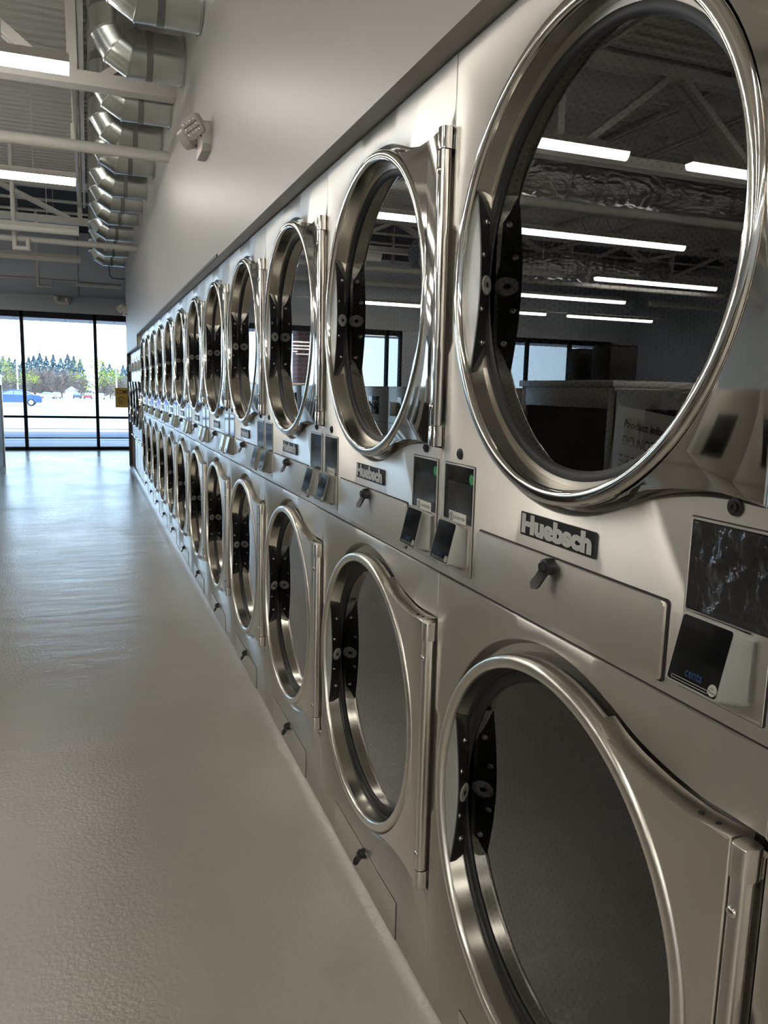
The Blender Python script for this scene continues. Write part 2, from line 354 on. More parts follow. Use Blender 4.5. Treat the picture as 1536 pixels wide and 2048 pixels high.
def make_door(root, zc, upper):
    c = (0, -AC, zc)
    prof = [(.352, .014), (.366, .013), (.370, .010), (.3715, .0), (.3715, -.014), (.3702, -.0195), (.3670, -.0232), (.3630, -.0245), (.3525, -.0245), (.3490, -.0225), (.3472, -.0180), (.3462, -.012), (.3430, .0240), (.3430, .034), (.352, .034), (.352, .020)]
    door = MB().lathe(prof, c, n=128).build('door', M_chrome if upper else M_wing, root, recalc=True, sharp=.9)
    bore = MB().lathe([(.3458, -.0130), (.3424, .0225)], c, n=128).build('door_bore', M_bore, door, sharp=1)
    bore.data.flip_normals()
    MB().disc(.320, .0285, c, 96).build('door_glass', M_glass, door, smooth=False).data.flip_normals()
    MB().lathe([(.3428, .0225), (.3385, .0205), (.3270, .0208), (.3205, .0235), (.3175, .0284)], c, n=96).build('glass_gasket', M_gasket, door, sharp=2)
    MB().lathe([(.341, .035), (.341, .019), (.358, .019), (.361, .026), (.358, .035)], c, n=96).build('door_gasket', M_gasket, door, sharp=2)
    # wing towards the hinge
    R = .3745; t1 = math.atan2(.346, .150); tt = wing_top(); poly = []
    for i in range(41):
        t = -t1+2*t1*i/40; poly.append((R*math.cos(t), R*math.sin(t)))
    poly = poly[1:-1]; out = [(p, q) for p, q in tt]+[(p, -q) for p, q in tt[::-1]]
    full = out+poly      # top outline from tip to hinge, down, back along the arc
    wg = MB().prism(full, lambda p, q, d: (d, -(AC+p), zc+q), .016, -.0205, bev=.0045, seg=3)
    wing = wg.build('hinge_plate', M_wingup if upper else M_wing, door, sharp=.5)
    # dark slots on the flange edge
    hb = MB()
    for p in (.350, .378): hb.lathe([(.0001, .0004), (.004, .0004), (.004, -.003)], (-.0045, -(AC+p), zc+.3075+(.0015 if p > .36 else 0)), axis='z', n=12)
    hb.build('flange_hole', M_gap, door)
    # hinge bar with caps
    def bar(p0, p1, x0, x1, z0, z1, n=14):
        m = MB(); pc, xc, a_, b_ = (p0+p1)/2, (x0+x1)/2, (p1-p0)/2, (x1-x0)/2; poly = []
        for i in range(28):
            t = 2*PI*i/28; ct, st = math.cos(t), math.sin(t); e = .55
            poly.append((pc+a_*abs(ct)**e*(1 if ct > 0 else -1), xc+b_*abs(st)**e*(1 if st > 0 else -1)))
        return m.prism(poly, lambda p, q, d: (q, -(AC+p), d), zc+z0, zc+z1, bev=.0008, seg=1)
    bar(.4165, .4385, -.024, -.002, -.270, .2715).build('hinge_bar', M_chrome if upper else M_wing, root, sharp=.6)
    caps = [(.272, .313), (-.313, -.272)]
    for q0, q1 in caps:
        cap = bar(.4145, .4405, -.026, .004, q0, q1).build('hinge_knuckle', M_chrome if upper else M_wing, root, sharp=.6)
    MB().box(.004, .016, -(AC+.404), -(AC+.4405), zc-.300, zc+.300).build('hinge_flange', M_wing, root, smooth=False)
    for q in (-.232, .232):
        for p, x in ((.4275, -.0245),):
            MB().lathe([(.0001, -.0038), (.004, -.0036), (.0068, -.0018), (.0072, .0005)], (x, -(AC+p), zc+q), n=16).build('hinge_screw', M_chrome, root, sharp=2)
    # grip on the latch side: light recessed crescent and black plate with screws
    hz = .162; Ra = .3468; ta = math.asin(hz/Ra); P = -Ra*math.cos(ta); XB = .0220
    def pf(q): return P+.004+.024*math.cos(max(-1, min(1, q/hz))*PI/2)      # front edge bows inwards
    def pb(q): return P-.004*math.cos(max(-1, min(1, q/hz))*PI/2)
    def cx(q, x): k = (x+.0125)/(XB+.0125); return pf(q)*(1-k)+pb(q)*k
    NQ = 24; vs = []; fs = []
    for i in range(NQ+1):
        q = -hz+2*hz*i/NQ; pa = -math.sqrt(Ra*Ra-q*q)
        for p, x in ((pa, -.0105), (pa*.45+pf(q)*.55, -.0085), (pf(q)-.003, -.0115), (pf(q), -.0125), (pb(q), XB)): vs.append((x, -(AC+p), zc+q))
    f2 = []
    for i in range(NQ):
        for k in range(4): (fs if k < 3 else f2).append((i*5+k, i*5+k+1, i*5+5+k+1, i*5+5+k))
    MB().add(vs, fs).build('grip_recess', M_grippad, door, sharp=.7)
    MB().add(vs, f2).build('grip_side', M_bore, door, sharp=.7)
    shape = [(-.0138, .160), (-.008, .152), (.001, .134), (.008, .122), (.0150, .112), (.0160, .035), (.0185, .024), (.0185, .0)]
    gp = MB(); qs = sorted(set([round(-.160+.320*i/40, 4) for i in range(41)]))
    def xmax(q):
        q = abs(q)
        for (x0, q0), (x1, q1) in zip(shape, shape[1:]):
            if q1 <= q <= q0: return x0+(x1-x0)*(q0-q)/(q0-q1)
        return shape[-1][0]
    vs = []; fs = []
    for q in qs:
        xm = xmax(q); xf_ = -.0142
        vs += [(xf_, -(AC+cx(q, xf_)-.002), zc+q), (xf_, -(AC+cx(q, xf_)+.003), zc+q), (xm, -(AC+cx(q, xm)+.003), zc+q), (xm, -(AC+cx(q, xm)), zc+q)]
    for i in range(len(qs)-1):
        for k in range(4):
            fs.append((i*4+k, i*4+(k+1) % 4, i*4+4+(k+1) % 4, i*4+4+k))
    gp.add(vs, fs); gp.build('grip_plate', M_grip, door, recalc=True, sharp=.6)
    def place(mb, q, x):
        mb.v = [(v[0]+x, -(AC+cx(q, x+v[0])+.003)-v[1], zc+q+v[2]) for v in mb.v]; return mb
    for q, x in ((.108, .0065), (.048, -.003), (-.048, -.003), (-.108, .0065)):
        place(MB().lathe([(.0001, .0030), (.0024, .0028), (.0026, .0012), (.0030, .0032), (.0048, .0030), (.0058, .0)], (0, 0, 0), axis='y', n=14), q, x).build('grip_screw', M_chrome, door, sharp=2)
    place(MB().lathe([(.0050, .0040), (.0052, .0046), (.0165, .0044), (.0175, .0)], (0, 0, 0), axis='y', n=24), -.004, .0080).build('lock_ring', M_emer, door, sharp=1)
    place(MB().lathe([(.0001, .0042), (.0045, .0050), (.0058, .0036)], (0, 0, 0), axis='y', n=16), -.004, .0080).build('latch_bolt', M_black, door, sharp=1)
    # drum behind
    dr = MB().lathe([(.335, .040), (.392, .046), (.392, .72), (.05, .745), (.001, .745)], c, n=96)
    ba = MB()
    for k in range(3):
        t = 2*PI*k/3+.55; ct, st = math.cos(t), math.sin(t); e = (-st, ct)
        def q3(rr, off, x): return (x, -AC+rr*ct+off*e[0], zc+rr*st+off*e[1])
        ba.add([q3(.390, -.055, .09), q3(.30, 0, .13), q3(.390, .055, .09), q3(.390, -.055, .70), q3(.30, 0, .70), q3(.390, .055, .70)], [(0, 1, 4, 3), (1, 2, 5, 4), (0, 2, 1)])
    do = dr.build('drum', M_drum, root, sharp=.5); ba.build('drum_baffle', M_baffle, do, smooth=False)
    return door

def make_latch(root, a, z, name='lint_door_latch', ang=-.45, x=-.006):
    mb = MB(); mb.lathe([(.0001, -.021), (.0075, -.021), (.0085, -.0185), (.0085, -.016), (.0125, -.015), (.0135, -.010), (.0145, .001)], (0, 0, 0), n=24)
    # paddle: tapered tongue hanging from the barrel
    n = 10; vs = []; fs = []
    for i in range(n+1):
        k = i/n; zz = .004-.046*k; hw = (.0130-.0035*math.sin(PI*k))*(math.sqrt(max(.03, 1-((k-.75)/.25)**2)) if k > .75 else 1); xx = -.0135-.012*k*k
        th = .006-.003*k
        vs += [(xx, -hw, zz), (xx, hw, zz), (xx+th, hw, zz), (xx+th, -hw, zz)]
    for i in range(n):
        for q in range(4): fs.append((i*4+q, i*4+(q+1) % 4, i*4+4+(q+1) % 4, i*4+4+q))
    fs += [(0, 3, 2, 1), (n*4, n*4+1, n*4+2, n*4+3)]
    mb.add(vs, fs); mb.xf(Matrix.Translation((x, -a, z)) @ Matrix.Rotation(-ang, 4, 'X'))
    return mb.build(name, M_black, root, recalc=True, sharp=.7)

def rrect(p0, p1, q0, q1, rr, n=5):
    pts = []
    for cx_, cy_, a0 in ((p1-rr, q1-rr, 0), (p0+rr, q1-rr, PI/2), (p0+rr, q0+rr, PI), (p1-rr, q0+rr, 3*PI/2)):
        for i in range(n+1):
            t = a0+PI/2*i/n; pts.append((cx_+rr*math.cos(t), cy_+rr*math.sin(t)))
    return pts
F = lambda p, q, d: (d, -p, q)

def make_control(root, a0):
    a1 = a0+.135; z0, z1 = 1.045, 1.261
    fr = MB().prism(rrect(a0-.0015, a1+.0015, z0-.0015, z1+.0015, .004), F, .001, -.0006)
    base = fr.build('control_panel', M_gap, root, smooth=False)
    MB().prism(rrect(a0+.002, a1-.002, z0+.002, 1.146, .002), F, 0, -.0014, bev=.0004, seg=1).build('lower_plate', M_drawer, base, sharp=.5)
    b = MB()
    for (p0, p1, q0, q1) in ((a0, a0+.0032, z0, z1), (a1-.0032, a1, z0, z1), (a0, a1, z1-.0032, z1), (a0, a1, z0, z0+.0032)):
        b.bbox(-.0030, .0, -p0, -p1, q0, q1, b=.0006, seg=1)
    b.build('panel_rim', M_drawer, base, sharp=.5)
    MB().prism(rrect(a0+.0032, a1-.0032, 1.147, z1-.0032, .002), F, 0, -.0018).build('display', M_screen, base, smooth=False)
    MB().prism(rrect(a0+.018, a1-.010, 1.157, 1.224, .002), F, 0, -.0021).build('display_window', M_lcd, base, smooth=False)
    k = MB().lathe([(.0001, -.003), (.0028, -.003), (.0030, -.0055), (.0062, -.0055), (.0066, -.0035), (.0105, -.003), (.0112, .0005)], (0, -(a0+.066), 1.282), n=28)
    k.build('key_lock', M_black, root, sharp=.6)
    return base

def make_terminal(root, a0, greensticker=False, label=False, label_txt=True):
    p0, p1, q0, q1 = a0+.014, a0+.115, 1.059, 1.144
    f0, f1, g0, g1 = a0+.018, a0+.104, 1.064, 1.149    # face, leaning
    back = rrect(p0, p1, q0, q1, .007); front = rrect(f0, f1, g0, g1, .006)
    def fx(q): return -.039+(q-g0)/(g1-g0)*.020
    n = len(back); vs = [(0.0, -p, q) for p, q in back]+[(-.006, -p, q) for p, q in back]
    vs += [(fx(q)+.002, -p, q) for p, q in front]
    inn = rrect(f0+.0015, f1-.0015, g0+.0015, g1-.0015, .005); vs += [(fx(q), -p, q) for p, q in inn]
    fs = []
    for k in range(3):
        for i in range(n): fs.append((k*n+i, k*n+(i+1) % n, (k+1)*n+(i+1) % n, (k+1)*n+i))
    fs += [tuple(range(3*n, 4*n))]
    t = MB().add(vs, fs).build('payment_terminal', M_white, root, recalc=True, sharp=.5)
    s = rrect(f0+.0035, f1-.0035, g0+.0035, g1-.0035, .004); m = MB(); k = len(s)
    m.add([(fx(q)-.0005, -p, q) for p, q in s], [tuple(range(k))]); m.build('touch_screen', M_screen, t, smooth=False)
    # lettering and slot outline
    tx = text_mesh('cents', .0095, .027, bold=.018)
    lt = MB(); lt.add([(fx(g0+.0135+v[1])-.0009, -(f0+.030+v[0]), g0+.0135+v[1]) for v in tx.v], tx.f)
    lt.build('reader_lettering', M_blue, t, smooth=False)
    sl = MB(); o = rrect(f0+.010, f1-.016, g0+.0060, g0+.0100, .0019, 4); i_ = rrect(f0+.0108, f1-.0168, g0+.0068, g0+.0092, .0011, 4); k = len(o)
    sl.add([(fx(q)-.0009, -p, q) for p, q in o+i_], [(j, (j+1) % k, k+(j+1) % k, k+j) for j in range(k)])
    sl.build('card_slot_outline', M_white, t, smooth=False)
    cc = (f1-.0105, g0+.012); st = MB(); ring = [(cc[0]+.0068*math.cos(2*PI*j/24), cc[1]+.0068*math.sin(2*PI*j/24)) for j in range(24)]
    st.add([(fx(q)-.0010, -p, q) for p, q in ring], [tuple(range(24))]); st.build('round_sticker', M_label, t, smooth=False)
    tx = text_mesh('QC', .0022, .0042); t2 = text_mesh('Tested', .0020, .0095); lt = MB()
    lt.add([(fx(cc[1]+.0008)-.0014, -(cc[0]-.002+v[0]), cc[1]+.0006+v[1]) for v in tx.v], tx.f)
    lt.add([(fx(cc[1]-.0022)-.0016, -(cc[0]-.0047+v[0]), cc[1]-.0030+v[1]) for v in t2.v], t2.f)
    lt.build('sticker_lettering', M_ink, t, smooth=False)
    MB().bbox(-.012, 0, -(f0+.006), -(f1-.004), g0-.0085, g0-.0045, b=.001, seg=1).build('reader_bracket', M_drawer, root, sharp=.5)
    if greensticker:
        g = MB(); ring = [(a0+.1235+.0095*math.cos(2*PI*j/24), 1.2365+.0105*math.sin(2*PI*j/24)) for j in range(24)]
        ring = [(min(p, a0+.1315), q) for p, q in ring]
        g.add([(-.0024, -p, q) for p, q in ring], [tuple(range(24))]); g.build('green_dot_sticker', M_green, root, smooth=False)
    if label:
        lb = MB().prism(rrect(a0+.031, a0+.108, 1.143, 1.165, .0015), F, -.0024, -.0030).build('warning_label', M_label, root, smooth=False)
        l2 = MB(); cx_, cz_ = a0+.043, 1.154
        for j in range(28):
            t0, t1_ = 2*PI*j/28, 2*PI*(j+1)/28
            l2.add([(-.0034, -(cx_+rr*math.cos(t)), cz_+rr*math.sin(t)) for t, rr in ((t0, .0088), (t1_, .0088), (t1_, .0074), (t0, .0074))], [(0, 1, 2, 3)])
        for (p, q, w_, h_) in ((0, .0038, .0032, .0032), (-.0012, -.0008, .0016, .0052), (.0014, -.0008, .0016, .0052), (0, -.0052, .0044, .0018)):
            l2.add([(-.0034, -(cx_+p+sx_*w_/2), cz_+q+sz_*h_/2) for sx_, sz_ in ((-1, -1), (1, -1), (1, 1), (-1, 1))], [(0, 1, 2, 3)])
        l2.add([(-.0036, -(cx_+p), cz_+q) for p, q in ((-.0058, .0050), (-.0050, .0058), (.0058, -.0050), (.0050, -.0058))], [(0, 1, 2, 3)])
        tx = text_mesh('DO NOT PUSH', .0060, .047, bold=.01); l2.add([(-.0034, -(a0+.0555+v[0]), 1.151+v[1]) for v in tx.v], tx.f)
        l2.build('label_print', M_ink, lb, smooth=False)
    return t

def make_dryer():
    root = thing('stacked_dryer', 'x', 'dryer')
    cab = MB()
    cab.box(.022, .95, -.001, -.003, 0.012, 2.049); cab.box(.022, .95, -W+.001, -W+.003, .012, 2.049)
    cab.box(.03, .95, -.001, -W+.001, 2.046, 2.05); cab.box(.945, .95, -.001, -W+.001, .01, 2.05)
    cab.box(.03, .95, -.001, -W+.001, 1.016, 1.020); cab.box(.03, .95, -.001, -W+.001, .0, .012)
    cab.build('cabinet', M_drawer, root, smooth=False)
    front_panel(1.0245, 2.0495, ZU, .005, .007, .018).build('upper_front_panel', M_panel, root, recalc=True, sharp=.8)
    front_panel(0.003, 1.0205, ZL, .013, .012, .026).build('lower_front_panel', M_panel, root, recalc=True, sharp=.8)
    MB().box(.004, .03, -.001, -W+.001, 1.0195, 1.0252).box(.004, .0215, -.0001, -.0019, .004, 2.048).build('panel_joint', M_gap, root, smooth=False)
    make_door(root, ZU, True); make_door(root, ZL, False)
    MB().prism(rrect(.1745, .6985, 1.0365, 1.1475, .006), F, .0005, -.0012).build('drawer_gap', M_gap, root, smooth=False)
    MB().prism(rrect(.177, .696, 1.039, 1.145, .006), F, 0, -.0075, bev=.003, seg=3).build('lint_drawer', M_drawer, root, sharp=.5)
    MB().prism(rrect(.1795, .6995, .0185, .1235, .002), F, .0005, -.0008).build('access_gap', M_gap, root, smooth=False)
    MB().prism(rrect(.181, .698, .020, .122, .002), F, 0, -.0028, bev=.0012, seg=1).build('lower_lint_door', M_drawer, root, sharp=.5)
    make_latch(root, .434, 1.133); make_latch(root, .455, .113, x=-.002)
    b = MB().prism(rrect(.327, .537, 1.1665, 1.206, .001), F, 0, -.0028, bev=.0004, seg=1).build('name_badge', M_black, root, sharp=.5)
    tx = text_mesh('Huebsch', .0340, .199, bold=.065); on_front(tx, -.0042, .3325, 1.1700)
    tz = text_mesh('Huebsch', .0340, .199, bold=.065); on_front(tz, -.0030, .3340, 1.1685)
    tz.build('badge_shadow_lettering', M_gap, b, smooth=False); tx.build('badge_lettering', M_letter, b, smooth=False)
    make_control(root, .013); make_control(root, .7245)
    return root

proto = make_dryer()
ORD = ['first', 'second', 'third', 'fourth', 'fifth', 'sixth', 'seventh', 'eighth', 'ninth', 'tenth', 'eleventh', 'twelfth']
G = 'stainless stacked dryers along the right wall'
for k in range(-1, 12):
    d = proto if k == -1 else copy_tree(proto)
    d.location = (0, Y0+k*W, 0); d['group'] = G
    if k == -1: d['label'] = 'stainless stacked dryer cut off by the right edge, only its far edge showing'
    elif k == 0: d['label'] = 'nearest full stacked dryer, upper door glass showing a paper saying DO NOT inside its drum'
    elif k == 1: d['label'] = 'second stacked dryer from the camera, DO NOT PUSH labels above both its readers'
    elif k == 11: d['label'] = 'last stacked dryer of the row, beside the four lower single-drum machines'
    else: d['label'] = '%s stacked dryer from the camera in the stainless row' % ORD[k]
    make_terminal(d, .013, greensticker=(k == 0), label=(k in (0, 1)))
    make_terminal(d, .7245, greensticker=(k == 1), label=(k == 1))
    if k == 0:      # crinkled protective film still on the right display
        MB().box(-.0022, -.0026, -.730, -.855, 1.149, 1.256).build('crinkled_display_film', M_film, d, smooth=False)

# ---- papers and plastic bag left in the nearest upper drum
def drumpaper():
    yy = Y0; X = .13
    t = thing('instruction_sheet', 'white product information paper standing inside the nearest upper dryer drum', 'paper', (X, yy-.50, 1.212))
    Ry = Matrix.Rotation(.10, 4, 'X')
    def put(mb, x=0): mb.v = [tuple(Ry @ Vector((v[0]+x, v[1], v[2]))) for v in mb.v]; return mb
    put(MB().box(0, .0012, .125, -.125, 0.0, .165)).build('sheet', pr('paper', (0.80, 0.79, 0.75), .6), t, smooth=False)
    def line(s, h, w, a, z, b=0):
        tx = text_mesh(s, h, w, bold=b); m = MB(); m.add([(-.0008, -(a+v[0]), z+v[1]) for v in tx.v], tx.f); return put(m)
    pt = MB()
    for s, h, w, a, z, b in (('Product Information', .0125, .150, -.100, .132, .02), ('DO NOT REMOVE', .0165, .165, -.100, .103, .0)):
        m = line(s, h, w, a, z, b); pt.add(m.v, m.f)
    random.seed(3)
    for i in range(9):
        z = .085-.0085*i; m = MB(); x = -.102
        while x < .09:
            w_ = random.uniform(.006, .018); m.add([(-.0008, -x, z), (-.0008, -(x+w_), z), (-.0008, -(x+w_), z+.003), (-.0008, -x, z+.003)], [(0, 1, 2, 3)]); x += w_+.004
        put(m); pt.add(m.v, m.f)
    pt.build('printed_text', M_ink, t, smooth=False)
    bg = thing('plastic_bag', 'crumpled clear plastic bag behind the information paper in the nearest upper drum', 'bag', (.22, yy-.56, 1.225))
    bm = bmesh.new(); bmesh.ops.create_icosphere(bm, subdivisions=4, radius=1)
    for v in bm.verts:
        n_ = noise.noise(v.co*2.3)*.35+abs(noise.noise(v.co*5.1))*.35
        v.co = Vector((v.co.x*.07, v.co.y*.19, v.co.z*.10+.115))*1.0+v.co*n_*.05
    MB().bm(bm).build('bag_film', M_bag, bg, sharp=.15)
drumpaper()

# ---- four large single-drum machines at the far end
def make_single():
    root = thing('single_dryer', 'x', 'dryer'); WS = .75
    b = MB(); b.bbox(.0, .95, -.002, -WS+.002, .585, 1.895, b=.006); b.build('cabinet', M_panel, root, sharp=.5)
    MB().bbox(.03, .95, -.002, -WS+.002, .0, .555, b=.004).build('base_cabinet', M_panel, root, sharp=.5)
    MB().bbox(-.03, .95, -.002, -WS+.002, .555, .585, b=.006).build('ledge', M_chrome, root, sharp=.5)
    c = (0, -WS/2, 1.10)
    d = MB().lathe([(.325, -.002), (.342, -.02), (.338, -.045), (.322, -.05), (.304, -.03), (.28, -.012)], c, n=80).build('door', M_chrome, root, recalc=True, sharp=.9)
    MB().disc(.30, -.02, c, 64).build('door_glass', M_screen, d, smooth=False)
    MB().bbox(-.03, -.005, -WS/2+.345, -WS/2+.32, 1.03, 1.17, b=.005).build('door_handle', M_black, d, sharp=.5)
    MB().bbox(-.03, .0, -WS/2-.342, -WS/2-.368, .90, 1.30, b=.005).build('hinge_bar', M_chrome, root, sharp=.5)
    MB().bbox(-.008, 0, -.22, -.50, 1.58, 1.80, b=.002).build('control_panel', M_screen, root, sharp=.5)
    m = MB(); F2 = rrect(.56, .68, 1.60, 1.72, .008)
    m.prism(F2, F, 0, -.05, bev=.006); m.build('payment_terminal', M_white, root, sharp=.5)
    MB().prism(rrect(.572, .668, 1.612, 1.708, .004), F, 0, -.0515).build('touch_screen', M_screen, root, smooth=False)
    return root
ps = make_single(); YS = Y0+11*W
for k in range(4):
    s_ = ps if k == 0 else copy_tree(ps)
    s_.location = (0, YS+(k+1)*.75, 0); s_['group'] = 'large single-drum dryers at the far end of the row'
    s_['label'] = ['large single-drum dryer right beside the last tall stacked dryer', 'second of the four lower single-drum dryers, counted from the stacked dryers', 'third of the four lower single-drum dryers, counted from the stacked dryers', 'last single-drum dryer at the far end by the window'][k]
YE = YS+4*.75

# ------------------------------------------------------------------ room
YW = 17.6; YB = -7.0; XL = -12.9
struct('floor', MB().box(XL-.2, 1.4, YB-.2, YW+.12, -.12, 0), M_floor)
# painted cove where the floor meets the dryers
cv = MB(); yy0, yy1 = YB, YE+.1
prof = [(-.075, .0), (-.05, .0025), (-.025, .008), (-.008, .0165), (-.002, .020), (.03, .020), (.03, .0)]
cv.add([(x, y, z) for y in (yy0, yy1) for x, z in prof], [(i, i+1, 7+i+1, 7+i) for i in range(6)])
struct('trim_1', cv, M_floor, smooth=True, sharp=1)
wr = MB()
wr.box(-.05, .10, YB, YS, 2.054, 4.55); wr.box(-.05, .10, YS, YE+.01, 1.905, 4.55); wr.box(-.05, .10, YE+.012, YE+.10, 0, 4.55)
wr.box(-.05, 1.3, YE+.04, YE+.10, 0, 4.55); wr.box(1.2, 1.4, YB, YW, 0, 4.55)
struct('wall_right', wr, M_wall)
tr = MB(); tr.box(-.056, -.050, YS, YE+.03, 1.895, 1.912); tr.box(-.056, -.050, YS-.012, YS+.004, 1.895, 2.07); tr.box(-.056, -.050, YS-7, YS, 2.050, 2.066); tr.box(-.056, .0, YE+.004, YE+.028, .0, 1.905)
struct('trim_2', tr, M_sill)
struct('wall_left', MB().box(XL-.2, XL, YB, YW, 0, 4.55), M_wallblue)
struct('wall_back', MB().box(XL, 1.3, YB-.2, YB, 0, 4.55), M_wallblue)
# far wall with window openings
wf = MB(); HB = 2.80
wf.box(XL, 1.3, YW, YW+.20, HB, 4.55); wf.box(XL, -12.3, YW, YW+.2, 0, HB); wf.box(-8.45, -6.30, YW, YW+.2, 0, HB); wf.box(.62, 1.3, YW, YW+.2, 0, HB)
struct('wall_far', wf, M_wallblue)
struct('trim_3', MB().box(XL, 1.2, YW-.06, YW, HB, 3.13), pr('bulkhead_paint', (0.40, 0.42, 0.45), .6))
jt = MB()
for x in (-.80, -2.95, -5.1, -7.25, -9.4, -11.5): jt.box(x-.006, x+.006, YW-.006, YW, 3.13, 4.5)
struct('trim_4', jt, M_sill)
def window(name, x0, x1, mull):
    fr = MB(); y0, y1 = YW-.02, YW+.11
    fr.box(x0, x1, y0, y1, HB-.118, HB); fr.box(x0, x1, y0, y1, 0, .065); fr.box(x0, x1, y0, y1, .66, .705)
    fr.box(x0, x0+.055, y0, y1, 0, HB); fr.box(x1-.055, x1, y0, y1, 0, HB)
    for m in mull: fr.box(m-.032, m+.032, y0, y1, 0, HB)
    w = struct(name, fr, M_frame)
    p = MB().box(x0, x1, YW+.045, YW+.051, .02, HB-.02).build('pane', M_pane, w, smooth=False); return w
window('window_1', -6.30, .62, [-.517, -1.903, -3.29, -4.68, -5.93])
window('window_2', -12.3, -8.45, [-9.75, -11.02])
# roof deck: ribs run across the hall
YD = 12.9; dk = MB(); n = int((YD-YB)/.15); vs = []
for i in range(n+1):
    y = YB+i*.15
    for dy, z in ((0, 4.30), (.055, 4.30), (.075, 4.345), (.13, 4.345)): vs.append((y+dy, z))
dk.add([(x, y, z) for x in (XL, 1.3) for y, z in vs], [(i, i+1, len(vs)+i+1, len(vs)+i) for i in range(len(vs)-1)])
dk.box(XL, 1.3, YB, YD, 4.40, 4.55)
struct('ceiling', dk, M_deck)
struct('trim_5', MB().box(XL, 1.3, YD, YW, 4.40, 4.55).box(XL, 1.3, YD, YD+.05, 4.2, 4.40), M_darkopening)  # black sheet where the roof opens into darkness

# ---- ceiling steelwork
def angle_bar(m, p0, p1, w):
    p0, p1 = Vector(p0), Vector(p1); d = (p1-p0).normalized(); ref = Vector((0, 1, 0)) if abs(d.y) < .9 else Vector((0, 0, 1))
    e1 = d.cross(ref).normalized()*w/2; e2 = d.cross(e1).normalized()*w/2*.9
    vs = [p+a*e1+b*e2 for p in (p0, p1) for a, b in ((-1, -1), (1, -1), (1, 1), (-1, 1))]
    m.add(vs, [(0, 1, 2, 3)[::-1], (4, 5, 6, 7), (0, 1, 5, 4), (1, 2, 6, 5), (2, 3, 7, 6), (3, 0, 4, 7)])
for ti, y in enumerate((-.6, 6.0, 12.7)):
    t = thing('roof_truss', ['white roof truss behind the camera', 'white painted roof truss with diagonals behind the nearest strip light', 'far white roof truss at the edge of the dark roof bay'][ti], 'truss', (0, y, 0), group='white roof trusses')
    zb = 3.415 if ti < 2 else 3.72
    MB().box(-12.8, -.052, -.06, .06, zb-.045, zb+.045).build('bottom_chord', M_paint, t, smooth=False)
    MB().box(-12.8, -.052, -.06, .06, 4.15, 4.25).build('top_chord', M_paint, t, smooth=False)
    for i in range(6):
        x = -.72-i*2.3
        m = MB(); m.box(x-.032, x+.032, -.035, .035, zb+.04, 4.16); m.build('vertical_post', M_paint, t, smooth=False)
        for sgn in (-1, 1):
            if i == 0 and sgn == 1:
                m = MB(); angle_bar(m, (x-.12+.30, .0, zb+.03), (-.10, 0, 3.78), .05); m.build('diagonal_brace', M_paint, t, smooth=False); continue
            m = MB(); xa = x+sgn*.14
            for yy in (-.045, .045): angle_bar(m, (xa, yy, zb+.03), (x+sgn*1.08, yy, 4.16), .055)
            m.build('diagonal_brace', M_paint, t, smooth=False)
for i in range(6):
    x = -.695-i*2.1
    t = thing('roof_joist', ['open web roof joist in front of the silver ducts', 'open web roof joist, second from the ducts', 'open web roof joist, third from the ducts', 'open web roof joist, fourth from the ducts', 'open web roof joist, fifth from the ducts', 'open web roof joist, farthest from the ducts'][i], 'joist', (x, 0, 0), group='roof joists under the deck')
    b = MB(); b.box(-.055, -.022, YB+.1, YD-.3, 3.90, 3.935); b.box(.022, .055, YB+.1, YD-.3, 3.90, 3.935); b.build('bottom_chord', M_paint, t, smooth=False)
    b = MB(); b.box(-.055, -.015, YB+.1, YD-.3, 4.25, 4.295); b.box(.015, .055, YB+.1, YD-.3, 4.25, 4.295); b.build('top_chord', M_paint, t, smooth=False)
    b = MB(); y = YB+.2; up = False; pts = []
    while y < YD-.3: pts.append((0, y, 4.27 if up else 3.915)); up = not up; y += .30
    for p, q in zip(pts, pts[1:]): b.tube([p, q], .010, 6)
    b.build('web', M_paint, t)

